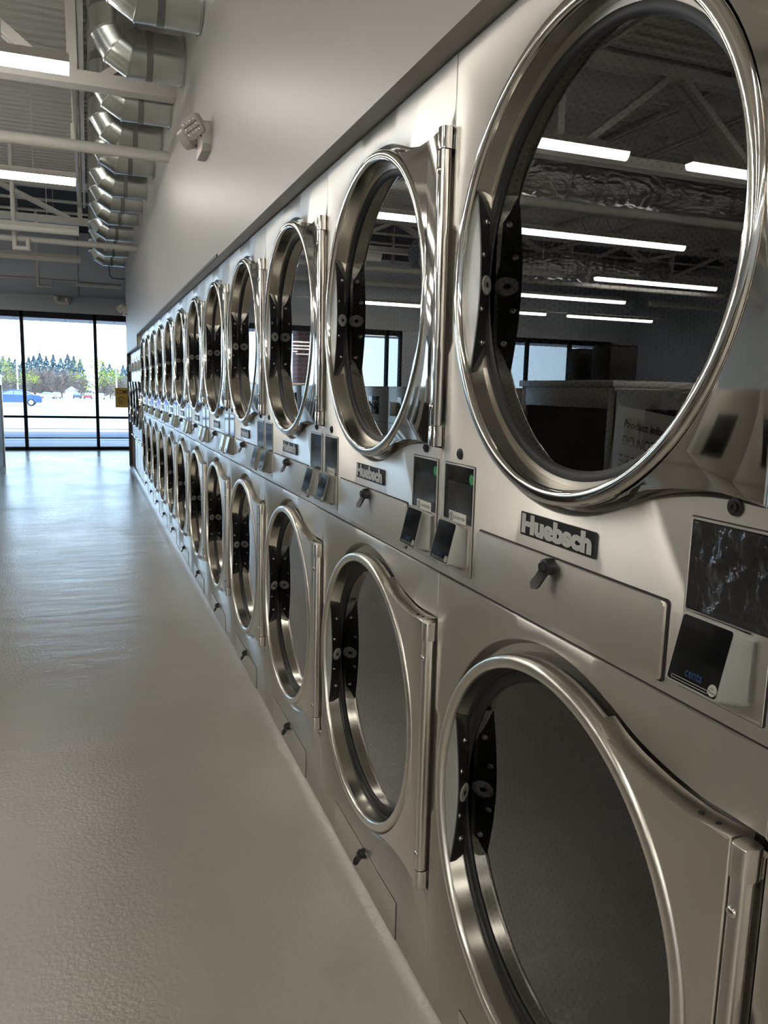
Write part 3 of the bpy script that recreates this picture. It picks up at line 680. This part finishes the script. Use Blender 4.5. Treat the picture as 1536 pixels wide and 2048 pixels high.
# ---- exhaust ducts
def make_duct():
    t = thing('exhaust_duct', 'x', 'duct'); R = .14; zc = 3.44
    C = [(-.361, zc), (-.361-.866*.08, zc+.04), (-.47, zc+.04+.069+.0), (-.47, 4.36)]
    C = [(-.361, 3.44), (-.430, 3.480), (-.470, 3.549), (-.470, 4.298)]
    b = MB(); b.tube([(-.051, 0, zc)]+[(x, 0, z) for x, z in C], R, 40, cap=False)
    nv = []; nf = []                # each gore keeps its own edges so that the joints stay crisp
    for g in range(4):
        o = len(nv); nv += b.v[g*40:(g+2)*40]; nf += [(o+j, o+(j+1) % 40, o+40+(j+1) % 40, o+40+j) for j in range(40)]
    b.v = nv; b.f = nf; body = b.build('duct_body', M_galv, t, sharp=.35)
    # standing seams at the joints
    pts = [(-.051, zc)]+C
    for i in range(1, 4):
        a = Vector((pts[i][0]-pts[i-1][0], 0, pts[i][1]-pts[i-1][1])).normalized(); c2 = Vector((pts[i+1][0]-pts[i][0], 0, pts[i+1][1]-pts[i][1])).normalized()
        d = (a+c2).normalized(); k = 1/d.dot(a); e1 = Vector((0, 1, 0)); e2 = d.cross(e1); sm = MB(); n = 40; vs = []
        for off, rr in ((-.006, R), (-.004, R+.004), (.004, R+.004), (.006, R)):
            for j in range(n):
                th = 2*PI*j/n; vs.append(Vector((pts[i][0], 0, pts[i][1]))+d*off+e1*math.cos(th)*rr+e2*math.sin(th)*rr*k)
        sm.add(vs, [(q*n+j, q*n+(j+1) % n, (q+1)*n+(j+1) % n, (q+1)*n+j) for q in range(3) for j in range(n)]); sm.build('elbow_seam', M_galv, t, sharp=1, recalc=True)
    MB().tube([(-.245, 0, zc), (-.285, 0, zc)], R+.0015, 40, cap=False).build('tape_band', M_tape, t)
    MB().tube([(-.47, 0, 3.66), (-.47, 0, 3.71)], R+.0015, 40, cap=False).build('tape_band', M_tape, t)
    MB().lathe([(R+.012, -.012), (R+.001, -.010)], (-.051, 0, zc), n=40).build('wall_collar', M_galv, t)
    return t
pd = make_duct()
DY = [4.66, 5.48, 6.35, 7.12, 7.90, 8.85, 9.58, 10.40, 11.50, 12.18, 12.95, 13.98]
for i, y in enumerate(DY):
    d = pd if i == 0 else copy_tree(pd)
    d.location = (0, y, 0); d['group'] = 'galvanised exhaust elbows above the dryers'
    d['label'] = 'galvanised elbow duct nearest the camera, cut off at the top edge' if i == 0 else ('galvanised elbow duct farthest away, the last of the row' if i == 11 else '%s galvanised elbow duct from the camera coming out of the wall' % ORD[i])

# ---- strip lights
def make_light(lit):
    t = thing('strip_light', 'x', 'ceiling light'); 
    MB().prism([(-.045, .05), (.045, .05), (.05, .0), (-.05, .0)], lambda p, q, d: (d, p, q), 0, -2.36).build('housing', M_paint, t, smooth=False)
    for k in range(2):
        x0 = -.004-k*1.178; n = 10; poly = [(-.044+.088*i/n, -.055*math.sin(PI*i/n)**.45) for i in range(n+1)]
        MB().prism(poly, lambda p, q, d: (d, p, q), x0, x0-1.172).build('lens', M_lens if lit else M_lensoff, t, sharp=.6)
    for x in (-.35, -2.0):
        MB().tube([(x, 0, .05), (x, 0, 1.08)], .003, 6).build('hanger', M_paint, t)
    return t
pl = make_light(True); pl2 = make_light(False); firstlit = True; firstoff = True
ys = [(5.15, 3.2), (7.87, 3.2), (10.45, 3.2), (12.8, 3.2), (15.6, 3.2), (2.5, 3.2), (-.15, 3.2), (-2.8, 3.2), (-5.4, 3.2)]  # rows behind the camera are unseen, added to light the hall
ROW = ['nearest lit row ahead', 'second row ahead', 'third row ahead', 'fourth row ahead', 'row nearest the window', 'row just above the camera', 'added unseen row just behind the camera', 'added unseen second row behind the camera', 'added unseen last row behind the camera']
CLM = ['first', 'second', 'third', 'fourth']
for j, (y, z) in enumerate(ys):
    for i in range(4):
        lit = (j, i) not in ((2, 0), (2, 1), (2, 3), (3, 0), (3, 1), (3, 3), (1, 2), (1, 3), (5, 0), (5, 3), (0, 3)); x = -.73-i*2.94
        if j == 4 and i == 0: continue
        if lit: o = pl if firstlit else copy_tree(pl); firstlit = False
        else: o = pl2 if firstoff else copy_tree(pl2); firstoff = False
        o.location = (x, y, z); o['group'] = 'linear strip lights hung across the hall'
        o['label'] = '%s linear strip light, %s, %s from the ducts' % ('lit' if lit else 'unlit', ROW[j], CLM[i])

# ---- pipes
def tubes(name, label, cat, segs, mat=M_paint, n=14, loc=None):
    m = MB()
    for pts, rr in segs: m.tube(pts, rr, n)
    return tag(m.build(name, mat, sharp=.6), label, cat)
tubes('sprinkler_pipe', 'thick white pipe crossing the hall in front of the third and fourth ducts', 'pipe', [([(-.05, 6.59, 3.147), (-12.8, 6.59, 3.20)], .042), ([(-.73, 6.59, 3.16), (-.73, 6.59, 3.30)], .020), ([(-.73, 6.59, 3.28), (-.73, 6.59, 4.295)], .008)])
tubes('sprinkler_pipe', 'thinner white pipe with a square drop, crossing in front of the far ducts', 'pipe', [([(-.051, 10.74, 3.103), (-12.8, 10.74, 3.12)], .036), ([(-1.46, 10.70, 4.29), (-1.46, 10.70, 2.99), (-1.31, 10.70, 2.99), (-1.31, 10.70, 3.10)], .028)])
tubes('sprinkler_pipe', 'slim white pipe with a small U loop just in front of the window wall', 'pipe', [([(-.80, 15.9, 3.24), (-12.8, 15.9, 3.3)], .022), ([(-.80, 15.9, 3.24), (-.80, 15.9, 3.20), (-.05, 15.9, 3.20)], .045), ([(-1.47, 15.85, 4.4), (-1.47, 15.85, 3.12), (-1.25, 15.85, 3.12), (-1.25, 15.85, 3.24)], .026)])
tubes('conduit', 'thin bent conduit hanging below the farthest duct', 'conduit', [([(-.30, 13.98, 3.30), (-.30, 13.98, 3.16), (-.25, 13.98, 3.11), (-.052, 13.98, 3.11)], .008)], M_sill)
for i, (y, z) in enumerate(((12.9, 4.02), (13.6, 4.00), (14.6, 4.08))):
    tubes('conduit_run', ['nearest white conduit crossing the dark roof bay', 'middle white conduit crossing the dark roof bay', 'farthest white conduit crossing the dark roof bay'][i], 'conduit', [([(-.6, y, z), (-12.5, y, z)], .022)])
for i, x in enumerate((-1.62, -4.4)):
    tubes('hanging_post', ['square white post hanging in the dark roof bay', 'white post hanging in the dark bay far from the ducts'][i], 'post', [([(x, 13.4, 4.4), (x, 13.4, 3.6)], .03)], n=4)
# foil wrapped ducts seen in the door reflections
for i, (x0, x1, y, z, rr) in enumerate(((-2.6, -6.2, 7.15, 3.55, .20), (-4.2, -9.0, 11.9, 3.55, .22), (-6.8, -11.5, 3.9, 3.85, .2))):
    m = MB(); n = 60; pts = []; rad = []
    for k in range(n+1):
        q = k/n; pts.append((x0+(x1-x0)*q, y+.03*math.sin(q*19), z+.03*math.sin(q*13))); rad.append(rr*(1+.07*math.sin(k*2.4)+.05*math.sin(k*1.1)))
    m.tube(pts, rad, 24); tag(m.build('foil_wrapped_duct', M_foil, sharp=1.2), ['crinkled foil duct hanging over the nearer washers', 'crinkled foil duct hanging near the window end', 'crinkled foil duct near the left wall'][i], 'duct')

# ---- emergency lights
def emergency(label, loc, rz, spread=.100, sc=1.0):
    """front faces -y in local space"""
    t = thing('emergency_light', label, 'emergency light', loc, rz)
    MB().prism([(-.13, .06), (-.10, .075), (.10, .075), (.13, .06), (.13, -.045), (.10, -.075), (-.10, -.075), (-.13, -.045)], lambda p, q, d: (p, d, q), 0, -.045, bev=.008).build('housing', M_emer, t, sharp=.5)
    for sgn in (-1, 1):
        h = MB(); M = Matrix.Translation((sgn*spread, -.085, .035)) @ Matrix.Rotation(sgn*1.0, 4, 'Z') @ Matrix.Rotation(.40, 4, 'X') @ Matrix.Rotation(-.45*sgn, 4, 'Y')
        h.prism(rrect(-.052, .052, -.050, .050, .018), lambda p, q, d: (p, d, q), .03, -.022, bev=.006); h.xf(M); hd = h.build('lamp_head', M_emer, t, sharp=.5)
        l = MB()
        for a in range(4):
            for b in range(3):
                l.lathe([(.0001, -.008), (.006, -.006), (.0095, .0)], (-.034+a*.0225, 0, -.026+b*.026), axis='y', n=10)
        l.v = [(v[0], -.022+v[1], v[2]) for v in l.v]; l.xf(M); l.build('led_lens', M_led, hd, sharp=1)
        g = MB()
        for b in range(2): g.bbox(-.046, .046, -.0245, -.021, -.014+b*.026, -.011+b*.026, b=.0008, seg=1)
        g.xf(M); g.build('lens_bar', M_sill, hd, sharp=1)
        nk = MB().tube([(sgn*spread*.9, -.03, .0), (sgn*spread*.95, -.075, .03)], .014, 10); nk.build('swivel_neck', M_black, t)
    MB().lathe([(.0001, -.003), (.004, -.002), (.0045, 0)], (.06, -.045, -.055), axis='y', n=10).build('indicator_lamp', M_red, t)
    return t
emergency('beige twin-head emergency light on the grey wall above the dryers', (-.05, 4.47, 2.69), PI*1.5, .105)
emergency('small emergency light high at the far end of the right wall', (-.05, YE-.12, 2.60), PI*1.5)
emergency('emergency light on the window wall above the black window frame', (-1.12, YW-.06, 3.03), 0, .11)

# ------------------------------------------------------------------ washers and cabinets across the aisle
XF = -2.0
def make_washer():
    t = thing('front_load_washer', 'x', 'washer'); w = .84
    MB().bbox(0, -.85, .003, w-.003, .05, 1.44, b=.006).build('cabinet', M_panel, t, sharp=.5)
    MB().box(-.02, -.83, .01, w-.01, 0, .05).build('plinth', M_black, t, smooth=False)
    c = (0, w/2, .72)
    d = MB().lathe([(.26, .0), (.275, .03), (.26, .055), (.225, .05), (.19, .02)], c, n=56).build('door', M_chrome, t, recalc=True, sharp=.8)
    MB().disc(.20, .03, c, 48).build('door_glass', M_screen, d, smooth=False)
    MB().bbox(.02, .06, w/2+.24, w/2+.29, .64, .80, b=.008).build('door_handle', M_black, d, sharp=.5)
    MB().bbox(0, .006, w/2-.16, w/2+.16, 1.16, 1.34, b=.002).build('control_panel', M_screen, t, sharp=.5)
    MB().bbox(0, .03, w/2+.20, w/2+.30, 1.16, 1.29, b=.006).build('payment_terminal', M_white, t, sharp=.5)
    MB().box(0.0, .0015, .02, w-.02, 1.085, 1.090).build('panel_joint', M_gap, t, smooth=False)
    return t
pw = make_washer()
ywl = [4.66+i*.838 for i in range(10)]+[3.64-(i+1)*.845 for i in range(5)]
for i, y in enumerate(ywl):
    o = pw if i == 0 else copy_tree(pw)
    o.location = (XF, y, 0); o['group'] = 'front-load washers facing the dryers'
    o['label'] = ('%s front-load washer beyond the brown end cabinet' % ORD[i]) if i < 10 else ('%s front-load washer before the brown end cabinet, towards the camera' % ORD[i-10])
def make_cab():
    t = thing('end_cabinet', 'x', 'cabinet'); w = 1.0; m = MB()
    m.bbox(0, -.85, .0, .055, 0, 1.47, b=.003); m.bbox(0, -.85, w-.055, w, 0, 1.47, b=.003); m.bbox(0, -.85, .05, w-.05, 1.33, 1.45, b=.003)
    m.build('frame', M_drawer, t, sharp=.5)
    MB().bbox(.02, -.88, -.01, w+.01, 1.45, 1.49, b=.004).build('worktop', M_drawer, t, sharp=.5)
    MB().box(-.02, -.83, .05, w-.05, .03, 1.34).build('side_panel', M_brown, t, smooth=False)
    MB().box(-.005, -.83, .05, w-.05, 0, .035).build('kick_strip', M_label, t, smooth=False)
    return t
pc = make_cab(); pc.location = (XF+.015, 13.04, 0); pc['label'] = 'steel framed cabinet with dark brown panel at the left edge near the window'; pc['group'] = 'brown panelled end cabinets'
o = copy_tree(pc); o.location = (XF, 3.65, 0); o['label'] = 'steel framed brown cabinet carrying two black boxes, mirrored in the nearest door glass'
for i, (y0_, y1_, h) in enumerate(((4.30, 4.42, .20), (3.98, 4.17, .21))):
    t = thing('black_box', ['narrow black box on the near brown cabinet', 'wider black box on the near brown cabinet'][i], 'box', (XF-.3, (y0_+y1_)/2, 1.49))
    MB().bbox(-.10, .10, -(y1_-y0_)/2, (y1_-y0_)/2, 0, h, b=.006).build('box_body', M_black, t, sharp=.5)
    MB().bbox(-.095, .095, -(y1_-y0_)/2+.005, (y1_-y0_)/2-.005, h, h+.008, b=.003).build('box_lid', M_gap, t, sharp=.5)

# ---- yellow sign inside the window
sg = thing('window_sign', 'yellow coming soon sign with a round swirl emblem, on the window beside the last dryers', 'sign', (-.155, YW-.03, .90))
MB().box(0, .92, -.004, 0, 0, .412).build('sign_board', M_yellow, sg, smooth=False)
m = MB(); tx = text_mesh('COMING SOON', .085, .60, bold=.02); m.add([(.03+v[0], -.006, .285+v[1]) for v in tx.v], tx.f)
tx = text_mesh('LAUNDRY', .125, .56, bold=.01); m.add([(.245+v[0], -.006, .105+v[1]) for v in tx.v], tx.f)
m2 = MB()
for rr0, rr1, t0, t1 in ((.082, .074, 0, 2*PI), (.060, .050, .4, 5.2), (.036, .026, 2.2, 7.2)):
    n = 30
    for j in range(n):
        a, b = t0+(t1-t0)*j/n, t0+(t1-t0)*(j+1)/n
        m2.add([(.125+q*math.cos(t), -.006, .155+q*math.sin(t)) for t, q in ((a, rr0), (b, rr0), (b, rr1), (a, rr1))], [(0, 1, 2, 3)])
m.add(m2.v, m2.f); m.build('sign_lettering', M_ink, sg, smooth=False)

# ------------------------------------------------------------------ outside
M_walk = pr('pale_concrete', (0.52, 0.51, 0.50), .8)
M_darkstrip = pr('dark_ground_strip', (0.13, 0.135, 0.15), .8)
M_lot = pr('sun_bleached_lot', (0.46, 0.455, 0.45), .8)
M_line = pr('pale_line', (0.70, 0.70, 0.70), .8)
struct('trim_6', MB().box(-60, 60, YW+.12, 20.6, -.12, -.02), M_walk).name = 'trim_6'
gl = MB()
def gz(y): return -.05-.0135*max(0, y-22)
def strip(y0, y1, dz=0.0): return MB().add([(-400, y0, gz(y0)+dz), (400, y0, gz(y0)+dz), (400, y1, gz(y1)+dz), (-400, y1, gz(y1)+dz)], [(0, 1, 2, 3)])
tag(strip(20.4, 420).build('parking_lot', M_lot, smooth=False), kind='structure')
tag(strip(22.3, 25.6, .012).build('dark_ground_strip', M_darkstrip, smooth=False), kind='structure')  # strip of ground coloured darker and bluer than the lot
for y0, y1 in ((20.9, 21.15), (28.3, 28.7)): tag(strip(y0, y1, .014).build('pavement_line', M_line if y0 > 22 else M_darkstrip, smooth=False), kind='structure')
# canopy over the walk
cn = MB(); cn.box(-40, 25, YW+.2, 21.2, 2.86, 3.25)
struct('canopy_soffit', cn, pr('soffit_boards', (0.52, 0.47, 0.44), .7))
cn = MB()
for i in range(70): cn.box(-38+i*.55, -38+i*.55+.012, YW+.2, 21.2, 2.853, 2.861)
struct('canopy_groove', cn, M_sill)
for i, x in enumerate((-1.75, -1.30)):
    tag(MB().lathe([(.0001, -.01), (.10, -.01), (.115, .0)], (x, 19.2, 2.86), axis='z', n=20).build('soffit_downlight', M_label), ['left round white downlight in the canopy outside', 'right round white downlight in the canopy outside'][i], 'downlight')
for i, x in enumerate((-4.7, -9.2)):
    tag(MB().bbox(x-.3, x+.3, 20.1, 20.7, -.03, 2.86, b=.005).build('brick_column', M_brick, sharp=.5), ['red brick column outside, nearer the dryers', 'red brick column outside, far from the dryers'][i], 'column')

def make_car(label, loc, rz, col, detail=True):
    t = thing('car', label, 'car', loc, rz); bodym = pr('car_paint', col, .25, .2, coat=1)
    # side profile x forward, extruded across y with tumblehome
    prof = [(-2.25, .32), (-2.30, .55), (-2.25, .86), (-2.10, .95), (-1.55, 1.0), (-.95, 1.30), (-.45, 1.43), (.25, 1.44), (.75, 1.30), (1.25, 1.02), (1.75, .93), (2.20, .78), (2.30, .55), (2.25, .30)]
    m = MB(); n = len(prof); rows = []
    for yq, ins in ((-.90, 0), (-.86, 0), (-.55, 0), (.55, 0), (.86, 0), (.90, 0)):
        edge = abs(yq) > .87
        for x, z in prof:
            zz = z; xx = x*(0.985 if edge else 1)
            ycur = yq*(1-max(0, (z-.95))*.45)
            if edge: zz = z-.03 if z > .5 else z+.02
            rows.append((xx, ycur, zz))
    m.add(rows, [(j*n+i, j*n+(i+1) % n, (j+1)*n+(i+1) % n, (j+1)*n+i) for j in range(5) for i in range(n)]+[tuple(range(n))[::-1], tuple(range(5*n, 6*n))])
    m.build('body', bodym, t, recalc=True, sharp=.5)
    for sgn in (-1, 1):
        g = MB(); pts = [(-1.42, 1.0), (-.92, 1.24), (-.45, 1.36), (.0, 1.37), (.0, 1.0)]; g.add([(x, sgn*(.905*(1-max(0, z-.95)*.45)+.004), z-.015) for x, z in pts], [tuple(range(5))])
        pts = [(.05, 1.0), (.05, 1.37), (.25, 1.37), (.68, 1.24), (1.1, 1.02)]; g.add([(x, sgn*(.905*(1-max(0, z-.95)*.45)+.004), z-.015) for x, z in pts], [tuple(range(5))])
        g.build('side_window', M_carglass, t, smooth=False)
        for x in (-1.38, 1.42):
            w = MB().lathe([(.20, -.105), (.30, -.11), (.335, -.09), (.335, .09), (.30, .11), (.20, .105)], (x, sgn*.80, .335), axis='y', n=28).build('wheel', M_black, t)
            MB().lathe([(.001, sgn*.108), (.20, sgn*.104), (.215, sgn*.09)], (x, sgn*.80, .335), axis='y', n=20).build('hubcap', M_letter, w)
    for x0, z0, x1, z1 in ((-1.52, 1.015, -1.0, 1.285), (.80, 1.29, 1.22, 1.05)):
        MB().add([(x0, -.72, z0+.012), (x0, .72, z0+.012), (x1, .62, z1+.012), (x1, -.62, z1+.012)], [(0, 1, 2, 3)]).build('windscreen', M_carglass, t, smooth=False)
    for sgn in (-1, 1):
        MB().bbox(-2.31, -2.2, sgn*.55, sgn*.84, .70, .82, b=.01).build('tail_light', M_tail, t, sharp=.5)
        MB().bbox(2.14, 2.27, sgn*.5, sgn*.82, .62, .74, b=.01).build('headlight', M_label, t, sharp=.5)
    return t
M_carglass = pr('car_glass', (0.20, 0.24, 0.28), .05, coat=1)
M_tail = pr('tail_light', (0.45, 0.02, 0.02), .3)
def gat(x, y): return (x, y, gz(y))
blue = make_car('bright blue sedan driving past outside the window', gat(-6.9, 78), PI, (0.008, 0.06, 0.42))
for i, (px, y, rz, col, lb) in enumerate(((113, 200, PI/2, (.75, .75, .75), 'white car parked far away, left of the others'), (154, 205, PI/2, (.06, .08, .14), 'dark car parked far away beside the red car'), (176, 205, PI/2, (.35, .06, .06), 'red car parked far away left of the green tree'), (201, 200, PI/2, (.55, .56, .58), 'pale car parked far away right of the green tree'), (96, 190, 0.2, (.6, .6, .6), 'silver car far away behind the blue sedan'))):
    # direction through that part of the window
    dx = (px-768)/fpx; d = f+r*dx+u*((1024-795)/fpx); k = y/d.y; make_car(lb, gat(CAMX+d.x*k, y), rz, col)

def leaf_mat(name, a, b):
    m = bpy.data.materials.new(name); m.use_nodes = True; nt = m.node_tree; bs = nt.nodes['Principled BSDF']; N = nt.nodes.new; L = nt.links.new
    t = N('ShaderNodeTexCoord'); nz = N('ShaderNodeTexNoise'); nz.inputs['Scale'].default_value = 1.2; nz.inputs['Detail'].default_value = 3; L(t.outputs['Object'], nz.inputs['Vector'])
    cr = N('ShaderNodeValToRGB'); cr.color_ramp.elements[0].position = .35; cr.color_ramp.elements[1].position = .65; cr.color_ramp.elements[0].color = (*a, 1); cr.color_ramp.elements[1].color = (*b, 1)
    L(nz.outputs[0], cr.inputs[0]); L(cr.outputs[0], bs.inputs['Base Color']); bs.inputs['Roughness'].default_value = .7; return m
M_ever = leaf_mat('hazy_evergreen_needles', (0.07, 0.13, 0.15), (0.12, 0.19, 0.20))  # pale bluish haze of distance is mixed into both needle colours
M_spring = leaf_mat('spring_leaves', (0.24, 0.30, 0.03), (0.42, 0.46, 0.06))
M_twig = leaf_mat('bare_twigs', (0.17, 0.13, 0.10), (0.26, 0.20, 0.15))
M_bark = pr('bark', (0.12, 0.09, 0.07), .9)
def dirx(px, py, y):
    d = f+r*((px-768)/fpx)+u*((1024-py)/fpx); k = y/d.y; return CAMX+d.x*k, CAMZ+d.z*k
def tree(name, label, cat, px, ytop, y, hw, kind, grp, seed, base=None):
    rd = random.Random(seed); x, ztop = dirx(px, ytop, y); g = gz(y) if base is None else base; t = thing(name, label, cat, (x, y, g), 0, grp); H = ztop-g
    m = MB()
    def leaf(p, s):
        a, b = Vector((rd.gauss(0, 1), rd.gauss(0, 1), rd.gauss(0, 1))).normalized(), Vector((rd.gauss(0, 1), rd.gauss(0, 1), rd.gauss(0, 1))).normalized()
        b = (b-a*a.dot(b)).normalized(); m.add([p+a*s, p+b*s*.7, p-a*s, p-b*s*.7], [(0, 1, 2, 3)])
    if kind == 'ever':
        for i in range(900):
            k = rd.random()**.8; rr = hw*(1-k)**.8*(.75+.5*rd.random())*(.8+.2*math.sin(k*40)); a = rd.random()*2*PI
            leaf(Vector((rr*math.cos(a), rr*math.sin(a), H*(.12+.88*k))), H*.035*(1.2-k*.7))
        tr_ = [(0, 0, 0), (0, 0, H*.95)]; rads = [H*.018, H*.003]
        MB().tube(tr_, rads, 8).build('trunk', M_bark, t); m.build('foliage', M_ever, t, smooth=False)
    elif kind == 'leafy':
        br = MB(); br.tube([(0, 0, 0), (.1, 0, H*.3), (0, .1, H*.55), (.1, 0, H*.8)], [H*.022, H*.018, H*.012, H*.004], 8); cl = []
        for i in range(16):
            a = rd.random()*2*PI; z0 = H*rd.uniform(.25, .6); rr = hw*rd.uniform(.5, .95); z1 = z0+H*rd.uniform(.08, .33); p = Vector((rr*math.cos(a), rr*math.sin(a)*.8, z1)); br.tube([(0, 0, z0), tuple(p*.5+Vector((0, 0, z0*.5))), tuple(p)], [H*.008, H*.005, H*.002], 5); cl.append(p)
        cl += [Vector((0, 0, H*.9)), Vector((.2, 0, H*.75))]
        for p in cl:
            R = hw*rd.uniform(.16, .30)
            for i in range(75):
                q = Vector((rd.gauss(0, 1), rd.gauss(0, 1), rd.gauss(0, .8)))*R*.55; leaf(p+q, H*.016)
        br.build('trunk', M_bark, t); m.build('foliage', M_spring, t, smooth=False)
    else:
        br = MB(); br.tube([(0, 0, 0), (0, 0, H*.8)], [H*.02, H*.004], 6)
        for i in range(260):
            a = rd.random()*2*PI; k = rd.uniform(.12, .8); L_ = hw*rd.uniform(.5, 1)*(1.1-k*.6); p0 = Vector((L_*.3*math.cos(a), L_*.3*math.sin(a), H*k)); p1 = Vector((L_*math.cos(a), L_*math.sin(a), H*(k+rd.uniform(.1, .28)))); w_ = H*.006
            br.tube([tuple(p0*.3+Vector((0, 0, H*k*.7))), tuple(p0), tuple(p1)], [w_*1.3, w_, w_*.5], 3, cap=False)
        for i in range(420):
            k = rd.uniform(.25, 1); a = rd.random()*2*PI; rr = hw*math.sqrt(rd.random())*math.sin(PI*min(1, k*.85))**.6; leaf(Vector((rr*math.cos(a), rr*math.sin(a), H*k)), H*.014)
        m.add(br.v, br.f); m.build('branches', M_twig, t, smooth=False)
    return t
rd = random.Random(11); n = 0
PL = 'evergreens on the skyline beyond the parking lot'
evx = [18, 30, 44, 57, 67, 79, 92, 106, 121, 135, 147, 160, 206, 219, 232, 246, 258, 5, -9, -22]
evt = [715, 718, 722, 714, 711, 706, 712, 709, 716, 708, 712, 718, 724, 728, 733, 730, 726, 712, 708, 714]
for i, (px, yt) in enumerate(zip(evx, evt)):
    tree('evergreen_tree', 'dark evergreen on the skyline beyond the parking lot', 'tree', px, yt, 250+(i % 4)*11, 2.7+rd.random()*.9, 'ever', PL, 100+i)
for i, (px, yt) in enumerate(zip((4, 26, 50, 66, 82, 98, 114, 130, 146, 166, 208, 224, 240, 256), (742, 738, 746, 736, 740, 735, 744, 738, 742, 747, 752, 757, 750, 752))):
    tree('bare_tree', 'brownish bare tree in front of the far evergreens', 'tree', px, yt, 222+(i % 3)*8, 3.0, 'bare', 'bare trees beyond the parking lot', 200+i)
tree('leafy_tree', 'yellow-green leafy tree right of the middle window post', 'tree', 190, 712, 120, 3.6, 'leafy', None, 5)
tree('leafy_tree', 'yellow-green leafy tree behind the left window post', 'tree', 10, 712, 110, 3.4, 'leafy', None, 9)
tree('leafy_tree', 'leafy tree outside far to the left of the blue sedan', 'tree', -900, 690, 70, 4.2, 'leafy', None, 19)
for i, (px, yt) in enumerate(((30, 560+680/5.12-40), (231, 695))):
    x, zt = dirx(px, yt, 150); m = MB().tube([(x, 150, gz(150)), (x, 150, zt)], [.16, .10], 8); m.tube([(x, 150, zt), (x+1.2, 150, zt+.1)], .07, 6)
    tag(m.build('light_pole', M_letter), ['tall lamp pole left of the left window post', 'tall lamp pole seen above the yellow sign'][i], 'lamp pole')
bh = thing('distant_house', 'small pale gabled house far beyond the parking lot', 'house', (*[dirx(143, 780, 222)[0], 222], gz(222)))
m = MB(); m.box(-1.6, 1.6, 0, 3, 0, 2.0); m.build('walls', M_label, bh, smooth=False)
MB().prism([(-1.9, 1.95), (1.9, 1.95), (0, 3.1)], lambda p, q, d: (p, d, q), -.2, 3.2).build('roof', pr('pale_roof', (.45, .42, .42), .7), bh, smooth=False)
